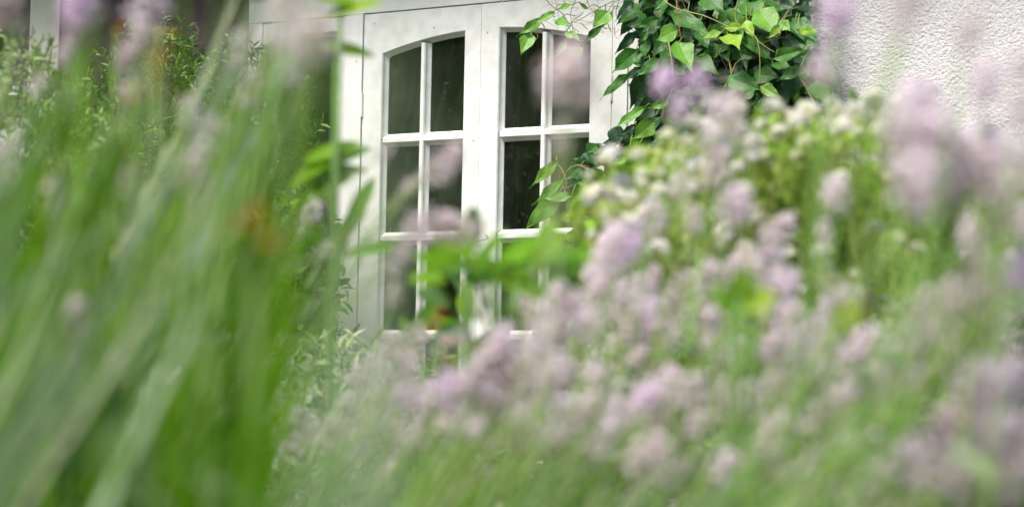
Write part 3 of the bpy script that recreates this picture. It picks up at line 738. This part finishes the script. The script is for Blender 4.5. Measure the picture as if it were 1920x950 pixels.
wf_xy = [(1140,405),(1100,335),(1205,345),(1200,290),(1235,330),(1262,300),(1300,230),(1385,203),(1450,208),(1512,205),(1430,240),(1400,255),(1572,213),(1602,212),(1625,225),(1640,190),(1750,165),(1580,240),
 (1462,255),(1310,315),(1330,322),(1384,312),(1480,475),(1716,470),(1898,335),(1895,360),(1225,395),(1190,380),(1150,300),(1120,370),(1290,265),(1345,255),(1360,290),(1500,230),(1535,215),(1495,290),(1250,255),(1270,340),(1330,355),
 (1180,420),(1165,350),(1420,290),(1440,310),(1545,240),(1480,218),(1370,215),(1655,215),(1690,200),(1710,230),(1560,200),(1320,240),(1280,300),(1650,245),(1610,250),(1240,370),(1350,340),(1155,445),(1300,350),(1110,440),(1205,455)]
random.seed(77)
while len(wf_xy) < 96:
    x, y = random.uniform(1090, 1700), random.uniform(240, 520)
    if y > 200+abs(x-1500)*.25: wf_xy.append((x, y))
for i, (x, y) in enumerate(wf_xy):
    d = random.uniform(1.86, 2.0); p = P(x+random.uniform(-4, 4), y+random.uniform(-4, 4), d)-BB
    o = bpy.data.objects.new('flower', WF[i % 3]); col.objects.link(o); o.parent = bush; o.location = p
    s = random.uniform(.5, 1.15); o.scale = (s, s, s); o.rotation_euler = (random.uniform(-.6, .6), random.uniform(-.6, .6), random.uniform(0, 6))
# twigs carrying the flowers
tm = MB()
for (x, y) in wf_xy:
    e = P(x, y, 1.95)-BB; s = e+Vector((random.uniform(-.02, .02), random.uniform(-.02, .02), -.07)); tm.tube([s, (s+e)/2+Vector((.003, 0, 0)), e], .0012, .0009, 4, (.35, .42, .12))
    for k in range(5):
        leaf(tm, s.lerp(e, random.uniform(.1, .9)), Vector((random.gauss(0, 1), random.gauss(0, 1), .6)), Vector((0, 0, 1)), .015, .005, jit(random.choice(LIME)), .2, 3)
tm_o = tm.build('foliage', M['blade'], bush); tm_o.location = (0, 0, 0)

# END of the casement
random.seed(31)
def broadleaf(name, label, cat, lv, base=None, sd=1):
    pts = [P(a, b, c) for (a, b, c, *_r) in lv]; c = sum(pts, Vector())/len(pts)
    base = Vector(base) if base else Vector((c.x, c.y, .01))
    root = empty(name, base, label, cat); fm, sm = MB(), MB()
    for (x, y, d, a, L, W, cl) in lv:
        p = P(x, y, d); dd = idir(a, random.uniform(-.3, .3))
        leaf(fm, p-base-dd*L*.3, dd, -Fv*.8+Vector((random.uniform(-.3, .3), 0, .6)), L, W, jit(cl, .12), .2, 6)
    st = sorted(pts, key=lambda q: q.z)[-max(3, len(pts)//5):]
    for p in st: sm.tube([q-base for q in bez(base.copy(), base+Vector((0, 0, p.z*.5)), p-Vector((0, 0, p.z*.3)), p, 8)], .003, .0015, 5, (.12, .24, .05))
    for p in pts:
        q = p+Vector((c.x-p.x, c.y-p.y, -.06))*.6; sm.tube([q-base, p-base], .0013, .001, 4, (.12, .24, .05))
    f = fm.build('foliage', M['blade'], root); f.location = (0, 0, 0); s = sm.build('stem', M['stem'], root); s.location = (0, 0, 0)
    return root
lv = []
for (x, y, a) in [(880,470,95),(905,480,60),(835,490,160),(850,500,20),(815,515,170),(880,515,10),(925,490,170),(905,520,200),(940,500,0),(975,475,170),(1020,500,185),(860,475,150),(960,470,35),(985,495,20),(1010,470,50),(1040,490,10),(930,510,-20),(985,520,160),(1000,540,-10),(1050,510,-30),(1025,455,70),(890,450,85),(965,500,200),(1060,475,20)]:
    lv.append((x+random.uniform(-8, 8), y+random.uniform(-8, 8), random.uniform(1.35, 1.65), a, random.uniform(.022, .034), random.uniform(.010, .016), random.choice([(.13,.30,.008),(.09,.22,.01),(.17,.34,.01),(.06,.16,.012)])))
broadleaf('broad_leaved_plant', 'bright green blurred leafy shoots crossing the lower panes', 'plant', lv)
lv = [(x+random.uniform(-12, 12), y+random.uniform(-12, 12), random.uniform(1.9, 2.3), random.uniform(20, 160), random.uniform(.03, .05), .018, random.choice(GREEN+DEEP)) for (x, y) in [(800,600),(860,620),(830,570),(770,640),(885,590),(830,650),(900,640),(880,690),(760,680),(840,700)]]
broadleaf('broad_leaved_plant', 'small green leafy plant before the lowest panes of the left casement', 'plant', lv)
lv = [(x, y, 1.2, a, .022, .015, cl) for (x, y, a, cl) in [(1385,555,80,(.2,.38,.03)),(1370,575,130,GREEN[0]),(1405,570,30,(.30,.48,.05)),(1590,605,80,(.3,.42,.06))]]
broadleaf('broad_leaved_plant', 'single lime green leaf cluster among the pink flower heads', 'plant', lv)
lv = [(x, y, 1.9, a, .05, .014, cl) for (x, y, a, cl) in [(600,290,25,GREEN[2]),(610,320,10,GREEN[0]),(570,330,40,GREEN[2]),(630,300,30,GREEN[0]),(590,360,30,GREEN[1]),(650,430,60,GREEN[2]),(665,400,65,GREEN[0]),(640,460,80,GREEN[0]),(680,470,20,GREEN[0]),(620,480,120,GREEN[1]),(640,20,20,(.3,.45,.05)),(630,90,0,GREEN[2]),(640,0,160,GREEN[2])]]
broadleaf('broad_leaved_plant', 'bright green pointed leaves reaching past the left window post', 'plant', lv)

# orange flowers
def orange(px, py, d, size, label, cl, n=5):
    tip = P(px, py, d); base = Vector((tip.x+random.uniform(-.05, .05), tip.y, .01))
    root = empty('orange_flower', base, label, 'flower', 'small orange blossoms among the green')
    mb = MB(); mb.tube([p-base for p in bez(base.copy(), base+Vector((0, 0, .5)), tip-Vector((0, 0, .4)), tip, 8)], .002, .0012, 4, (.12, .2, .05))
    s = mb.build('stem', M['stem'], root); s.location = (0, 0, 0)
    for k in range(n):
        pm = MB(); o0 = Vector((random.gauss(0, size*.5), random.gauss(0, size*.5), random.gauss(0, size*.6)))
        for j in range(6):
            a = j*1.047+k; leaf(pm, tip-base+o0, Vector((math.cos(a), math.sin(a), random.uniform(-.3, .8))), Vector((0, 0, 1)), size*.6, size*.35, jit(cl, .15), .3, 3)
        q = pm.build('petal_cluster', M['petal'], root); q.location = (0, 0, 0)
OR, RDO, YO = (.75, .28, .03), (.55, .14, .05), (.70, .42, .05)
orange(482, 432, .74, .0065, 'largest orange blossom, between the grasses left of the window', OR, 7)
orange(400, 435, .78, .004, 'small amber blossom to the left of the largest orange one', YO, 4)
orange(300, 105, .9, .004, 'rusty orange blossom below the brightest flower at the top left', OR, 4)
orange(268, 168, .95, .0045, 'brick red blossom at the upper left', RDO, 4)
orange(220, 55, 1.5, .005, 'faint orange blossom near the top left corner', OR, 3)
orange(860, 640, 1.5, .007, 'orange blossom in front of the bottom of the left casement', OR, 5)
orange(840, 668, 1.5, .006, 'yellow green and orange bud just below the casement blossom', YO, 3)
orange(815, 612, 1.3, .007, 'pale orange bud crossing the lowest visible glazing bar', OR, 3)
orange(432, 742, 1.2, .008, 'dull yellow blossom low among the left grasses', YO, 3)
orange(300, 48, 1.5, .008, 'tiny peach blossom touching the pale pink flower at the top left', YO, 2)

# ------------------------------------------------------------------ left side: tall soft stems and grasses
random.seed(41)
PS = SAGE[:2]+[(0.40, 0.46, 0.34)]
GG = 'soft grey green stems close to the camera'
blades('two tall pale stems rising out of the top of the photo, right of the others', 2, 322, 365, -260, -150, .85, .95, 90, 2, .0065, PS, 'tall_stem_plant', 'plant', GG)
blades('slim pale stem pair crossing the plum wall at the top left', 2, 392, 412, -220, -100, .95, 1.05, 90, 2, .005, PS, 'tall_stem_plant', 'plant', GG)
blades('tall pale stems between the two pale pink flowers', 3, 170, 200, -250, -100, .85, 1.0, 90, 2, .006, PS, 'tall_stem_plant', 'plant', GG)
blades('tall pale stems at the left edge', 3, 70, 110, -200, -60, .8, 1.0, 88, 3, .006, PS, 'tall_stem_plant', 'plant', GG)
blades('broad soft sage stems left of the plain window', 5, 460, 520, -160, 20, .75, .95, 88, 4, .006, PS, 'tall_stem_plant', 'plant', GG)
blades('thin hazy stems hanging before the left window post', 9, 650, 790, -80, 60, .42, .52, 84, 3, .005, PS, 'sage_leaved_plant', 'plant', GG)
blades('hazy sage stems over the plain window', 22, 430, 640, -160, 60, .62, .85, 80, 5, .0045, PS+GREEN[:1], 'tall_stem_plant', 'plant', GG)
blades('wide pale leaf streaks in the middle of the left grasses', 4, 405, 470, 140, 300, .7, .95, 78, 9, .008, SAGE+GREEN, 'sage_leaved_plant', 'plant', GG)
blades('pale leaf streaks left of the wide ones', 4, 200, 245, 170, 280, .75, 1.0, 92, 9, .007, SAGE[:1]+GREEN, 'sage_leaved_plant', 'plant', GG)
blades('big sage leaves leaning right in the lower left', 3, 250, 310, 420, 500, .66, .74, 60, 4, .009, SAGE, 'sage_leaved_plant', 'plant', GG)
blades('sage leaves leaning left in the bottom left corner', 3, 20, 90, 660, 720, .64, .7, 128, 5, .008, SAGE, 'sage_leaved_plant', 'plant', GG)
G2 = 'green grasses at the left'
blades('many fine sage blades veiling the shrub at the far left', 9, -20, 300, -80, 160, .85, 1.1, 86, 9, .0065, SAGE+GREEN, group=G2, spread=.12)
blades('many fine green blades veiling the shrub at the far left', 16, -20, 330, -20, 240, .95, 1.25, 86, 9, .0075, GREEN+SAGE[:1], group=G2, spread=.12)
blades('grey green blades standing before the top of the plain window', 16, 420, 610, -130, 60, 1.15, 1.6, 85, 6, .011, SAGE+[(.16, .22, .09), (.20, .24, .13), (.13, .2, .06)]+SAGE, group=G2, spread=.1)
blades('leaning green blades beside the silvery shrub', 26, 560, 740, 520, 700, 1.0, 1.5, 57, 12, .009, GREEN+SAGE[:1], group=G2, spread=.1)
DRY = [(.42, .33, .20), (.34, .22, .14), (.50, .42, .28)]
blades('dry straw coloured blades crossing the left grasses', 9, 60, 600, 150, 620, 1.1, 1.6, 78, 22, .006, DRY, group=G2, spread=.15)
blades('pale sage blades crossing the lower left', 3, 60, 520, 330, 680, .8, 1.1, 62, 20, .009, SAGE, group=G2, spread=.12)
blades('pale sage blades in the upper left', 6, 20, 480, 60, 300, .8, 1.1, 88, 14, .007, SAGE+GREEN, group=G2, spread=.12)
blades('bright green blades near the top left', 7, 105, 175, 30, 160, 1.0, 1.3, 96, 4, .008, GREEN, group=G2)
blades('green blades at the left edge', 14, -20, 110, 230, 420, 1.0, 1.4, 92, 8, .008, GREEN, group=G2)
blades('strong green blades under the faint lilac flowers', 9, 140, 175, 180, 420, 1.0, 1.5, 93, 5, .009, GREEN, group=G2)
blades('green blades in the centre left', 16, 240, 340, 170, 400, 1.2, 1.9, 90, 8, .009, GREEN+DEEP, group=G2)
blades('green blades left of the plain window', 18, 380, 560, 250, 480, 1.1, 1.8, 72, 17, .009, MIX, group=G2)
blades('leaning green blades below the plain window', 16, 520, 660, 380, 560, 1.1, 1.8, 66, 17, .009, GREEN+GREEN+SAGE[:2], group=G2)
blades('green blades across the lower left', 26, -20, 300, 420, 700, 1.0, 1.5, 63, 17, .009, MIX, group=G2)
blades('green blades across the lower centre left', 26, 250, 560, 480, 760, .9, 1.5, 55, 17, .009, MIX, group=G2)
blades('green blades in the bottom left corner', 24, -60, 300, 650, 900, .85, 1.4, 60, 12, .013, MIX+DEEP, group=G2)
blades('green blades along the bottom left of centre', 22, 350, 700, 680, 900, .8, 1.4, 55, 9, .009, MIX, group=G2)
blades('slim bright green tip beside the amber blossom', 5, 405, 430, 170, 260, 1.6, 2.0, 88, 3, .007, GREEN, group=G2)
G3 = 'green leaning blades in the lower centre and right'
blades('green blades at the foot of the rough wall in the corner', 18, 1700, 1960, 700, 860, 1.3, 1.9, 60, 10, .009, MIX, group=G3)
blades('bright green blades leaning right at the bottom centre', 22, 640, 960, 760, 900, 1.0, 1.5, 42, 9, .009, GREEN+GREEN+SAGE[:1], group=G3)
blades('long dull green blades sweeping up from the bottom centre', 22, 1060, 1400, 620, 800, .85, 1.3, 46, 5, .009, [(.14, .28, .04), (.18, .34, .05), (.24, .34, .16)], group=G3)
blades('long dull green blades sweeping up to the right edge', 26, 1640, 1960, 560, 760, .8, 1.2, 45, 5, .009, [(.10, .26, .03), (.15, .30, .04), (.22, .32, .14)], group=G3)
blades('soft green blades along the bottom right', 24, 1250, 1750, 760, 900, .8, 1.2, 48, 7, .009, [(.16, .26, .09), (.24, .32, .18), (.30, .36, .25)], group=G3)

# ------------------------------------------------------------------ catmint
random.seed(51)
def S(x, y, d, a, t, s): return (x, y, d, a, t, s)
CM = [
 ('catmint with the vivid lilac head in front of the dark vine', [S(1250,160,1.15,100,'lilac',.75),S(1302,165,1.15,70,'lilac',.8),S(1278,215,1.2,92,'lilac',.7)], 2),
 ('catmint with one tall brownish head above the white bush', [S(1355,250,1.1,90,'dusty',1.25),S(1340,330,1.2,80,'dusty',.9)], 3),
 ('catmint whose faint head floats before the right casement', [S(1068,160,.85,85,'dusty',1.05),S(1050,270,.95,80,'dusty',.5)], 0),
 ('catmint with small dusty heads before the left casement', [S(835,305,1.25,40,'dusty',1.0),S(805,330,1.3,30,'dusty',.75),S(765,355,1.35,50,'dusty',.5)], 1),
 ('catmint with drooping dusty heads across the second glazing bar', [S(790,425,1.25,10,'dusty',.95),S(840,428,1.25,-5,'dusty',.95),S(735,500,1.2,40,'dusty',.7),S(745,470,1.25,40,'dusty',.5),S(775,448,1.2,20,'dusty',.6)], 1),
 ('catmint with faint head beside the left casement stile', [S(715,290,1.25,30,'dusty',.45),S(735,560,1.2,70,'dusty',.5)], 2),
 ('catmint with the pale round head touching the rough wall and its neighbours', [S(1568,372,1.2,90,'pale',1.0),S(1570,35,.95,85,'lilac',.85),S(1548,140,1.0,85,'pale',.7)], 2),
 ('catmint with faint tall heads against the rough wall', [S(1700,15,.75,80,'dusty',.6),S(1815,70,.75,80,'dusty',.55),S(1690,60,.7,70,'dusty',.4)], 0),
 ('catmint with crowded large heads at the upper right', [S(1705,235,.9,80,'pale',1.1),S(1690,290,.95,90,'dusty',1.0),S(1780,310,.9,100,'pale',1.1),S(1830,300,.95,70,'pale',1.1),S(1755,390,1.0,95,'pale',1.0),S(1790,350,.9,60,'dusty',1.2),S(1865,330,.9,80,'dusty',1.0)], 2),
 ('catmint at the upper right edge of the photo', [S(1905,190,.85,85,'dusty',1.0),S(1915,290,.85,80,'pale',.9),S(1885,420,.95,80,'dusty',.8)], 2),
 ('catmint with pink heads low before the white bush', [S(1275,360,1.3,80,'pale',.8),S(1372,385,1.25,60,'pale',1.0),S(1395,400,1.3,100,'pale',.8),S(1300,420,1.4,90,'dusty',.8)], 5),
 ('catmint with the clear pink heads left of the white bush', [S(1150,478,1.2,85,'pale',1.0),S(1175,470,1.25,70,'lilac',.8),S(1222,425,1.3,80,'pale',.9),S(1130,500,1.3,90,'pale',.8)], 5),
 ('catmint with grey heads in the middle of the right side', [S(1440,470,1.25,85,'dusty',1.0),S(1545,450,1.3,90,'pale',.6),S(1400,520,1.3,80,'dusty',1.0),S(1470,430,1.4,80,'dusty',.8)], 6),
 ('catmint with pink tipped heads near the lime leaf', [S(1450,545,1.2,90,'pale',.9),S(1570,575,1.25,75,'pale',.9),S(1545,600,1.3,80,'dusty',.8),S(1490,600,1.3,80,'dusty',.8)], 6),
 ('catmint with one bright pink head in the lower right', [S(1500,660,1.1,80,'lilac',.8),S(1475,690,1.2,80,'pale',.9),S(1590,680,1.2,60,'dusty',1.0),S(1610,650,1.2,60,'pale',.8)], 6),
 ('catmint with the large pale head at the right edge', [S(1900,540,.95,60,'lilac',1.0),S(1880,560,1.0,80,'pale',.9),S(1815,540,1.0,80,'dusty',1.0),S(1780,570,1.1,80,'dusty',1.0)], 5),
 ('catmint with the violet head in the lower right corner', [S(1850,745,.9,70,'lilac',.8),S(1815,790,.9,60,'pale',.9),S(1780,800,.9,55,'brown',1.0),S(1740,830,.9,55,'pale',1.0),S(1710,870,.9,50,'pale',1.1)], 4),
 ('catmint with mauve heads in the bottom right corner', [S(1880,870,.9,60,'dusty',1.2),S(1820,900,.95,60,'dusty',1.0),S(1900,700,.95,60,'dusty',1.2),S(1890,800,1.0,60,'pale',.8)], 5),
 ('catmint with pink heads in the lower middle', [S(1400,760,1.15,80,'pale',1.0),S(1290,740,1.15,85,'pale',.9),S(1215,750,1.15,80,'lilac',.9),S(1225,780,1.2,70,'pale',1.1),S(1360,880,1.1,70,'pale',1.0)], 6),
 ('catmint with soft heads before the lower right shrubs', [S(1680,680,1.05,75,'pale',1.0),S(1700,640,1.1,75,'dusty',1.0),S(1640,720,1.1,70,'dusty',1.0),S(1750,600,1.1,70,'dusty',.9)], 6),
 ('catmint with pale heads below the right casement', [S(1040,580,1.25,85,'pale',.9),S(1010,600,1.3,80,'dusty',.9),S(1060,620,1.3,80,'pale',.8),S(985,570,1.4,80,'dusty',.6)], 6),
 ('catmint with many heads right of centre', [S(1190,570,1.3,80,'pale',1.0),S(1270,550,1.3,80,'pale',.9),S(1320,530,1.35,80,'pale',.8),S(1250,600,1.3,80,'dusty',1.0),S(1330,600,1.3,80,'pale',.8),S(1180,620,1.3,80,'dusty',1.0)], 7),
 ('catmint with two magenta tinted heads left of the dense mauve mass', [S(835,735,1.2,80,'lilac',.8),S(860,745,1.2,70,'lilac',.7),S(810,760,1.25,80,'pale',.8),S(770,760,1.3,60,'pale',.8)], 3),
 ('catmint forming the dense mauve mass below the casements', [S(x, y, 1.15, 60, t, .8) for x, y, t in ((900,700,'dusty'),(930,680,'dusty'),(960,700,'dusty'),(990,690,'pale'),(950,730,'dusty'),(910,740,'brown'),(980,740,'dusty'),(930,650,'pale'),(885,720,'dusty'))], 2),
 ('catmint with single pale head right of the dense mauve mass', [S(1030,715,1.1,60,'pale',.8),S(1005,660,1.2,60,'dusty',.9),S(1020,740,1.2,60,'dusty',.7)], 3),
 ('catmint with dull heads below the left window post', [S(725,660,1.3,70,'dusty',.6),S(765,660,1.3,60,'dusty',.9),S(735,690,1.3,60,'dusty',.8)], 5),
 ('catmint with faded heads along the bottom middle', [S(840,800,1.2,60,'dusty',.9),S(1080,770,1.2,60,'dusty',.9),S(1120,830,1.15,60,'pale',.8),S(1200,870,1.1,60,'dusty',1.0),S(980,830,1.2,60,'dusty',.8),S(1500,800,1.1,60,'dusty',1.0)], 6),
 ('catmint with pale heads along the bottom right of centre', [S(1440,860,1.05,60,'dusty',1.0),S(1560,760,1.1,60,'pale',.9),S(1600,860,1.0,50,'dusty',1.0),S(1660,920,.95,50,'pale',1.1),S(1530,900,1.0,60,'dusty',1.0)], 5),
 ('catmint with the brightest white pink head at the top left', [S(278,28,1.1,95,'pale',.9),S(262,80,1.15,85,'dusty',.8),S(240,120,1.2,85,'brown',.8)], 1),
 ('catmint with lilac head near the top left corner', [S(150,18,1.0,90,'lilac',.9),S(140,60,1.1,90,'brown',.6)], 1),
 ('catmint with two small grey lilac heads in the upper left', [S(128,112,1.3,85,'pale',.7),S(118,202,1.3,85,'pale',.6),S(75,165,1.3,95,'dusty',.6)], 1),
 ('catmint with pale head at the left edge', [S(5,320,1.0,80,'pale',.9),S(-5,370,1.05,80,'dusty',.9),S(10,20,1.1,90,'brown',.9)], 1),
 ('catmint with dull heads across the plum wall', [S(450,110,1.1,80,'dusty',.7),S(520,60,1.1,80,'dusty',1.0),S(590,90,.8,80,'dusty',.8),S(540,130,.9,80,'dusty',.8),S(560,20,1.0,75,'dusty',.8),S(600,60,.8,75,'dusty',.5),S(545,70,.85,75,'pale',.45),S(470,180,1.2,80,'dusty',.8)], 3),
 ('catmint with grey heads in the middle of the left grasses', [S(350,215,1.2,80,'dusty',.7),S(350,340,1.0,60,'dusty',.9),S(380,270,1.1,60,'dusty',1.0),S(230,340,1.1,70,'brown',.7),S(250,180,1.2,80,'dusty',.8)], 3),
 ('catmint with small pale heads beside the plain window', [S(585,400,1.7,60,'pale',.7),S(570,430,1.7,60,'dusty',.8),S(610,470,1.7,60,'dusty',.6)], 4),
 ('catmint with faded heads low on the left', [S(130,600,1.0,60,'dusty',.7),S(100,380,1.1,80,'dusty',.8),S(90,520,1.1,80,'brown',.6),S(370,660,1.1,60,'dusty',.6)], 3),
 ('catmint with cream pink heads before the silver shrub', [S(700,780,1.6,60,'pale',.9),S(740,810,1.6,60,'dusty',.9),S(660,760,1.7,60,'dusty',.8),S(860,800,1.5,60,'pale',.8)], 6),
]
for lb, st, nl in CM:
    ex = []
    for q in st:
        if q[0] > 1080 and q[1] > 500: q = (*q[:3], min(q[3]-18, 62), *q[4:])
        ex.append((q[0], q[1], q[2]*1.06, q[3], q[4], q[5]*random.uniform(.62, .82)))
        if q[5] > .75 and nl > 1:
            for _ in range((4 if q[0] > 700 and q[1] > 500 else 2) if (q[1] > 430 or q[0] > 1680) and q[0] > 640 else 0): ex.append((q[0]+random.uniform(-85, 85), q[1]+random.uniform(-30, 90), q[2]*random.uniform(1.0, 1.35), q[3]+random.gauss(-6, 8), random.choice([q[4], 'pale', 'pale', 'dusty']), q[5]*random.uniform(.38, .7)))
    catmint(lb, ex, leaves=4+nl//2)
# second row of catmint, further back, filling between the heads
random.seed(61)
k = 0
second = ['left of the window', 'under the plain window', 'under the left casement', 'under the meeting stiles', 'under the right casement', 'left of the white bush', 'below the white bush', 'right below the white bush', 'before the rough wall', 'at the right edge']
for i, lb in enumerate(second):
    x = 430+i*165; yt = (640, 640, 720, 700, 640, 600, 600, 580, 560, 540)[i]
    st = [S(x+random.uniform(-110, 110), yt+random.uniform(-20, 190), random.uniform(1.7, 2.3), random.gauss(62, 10), random.choice(['dusty', 'pale', 'pale', 'dusty', 'brown']), random.uniform(.8, 1.1)) for _ in range(7)]
    catmint('hazy catmint of the back row, '+lb, st, leaves=22, group='back row of catmint')
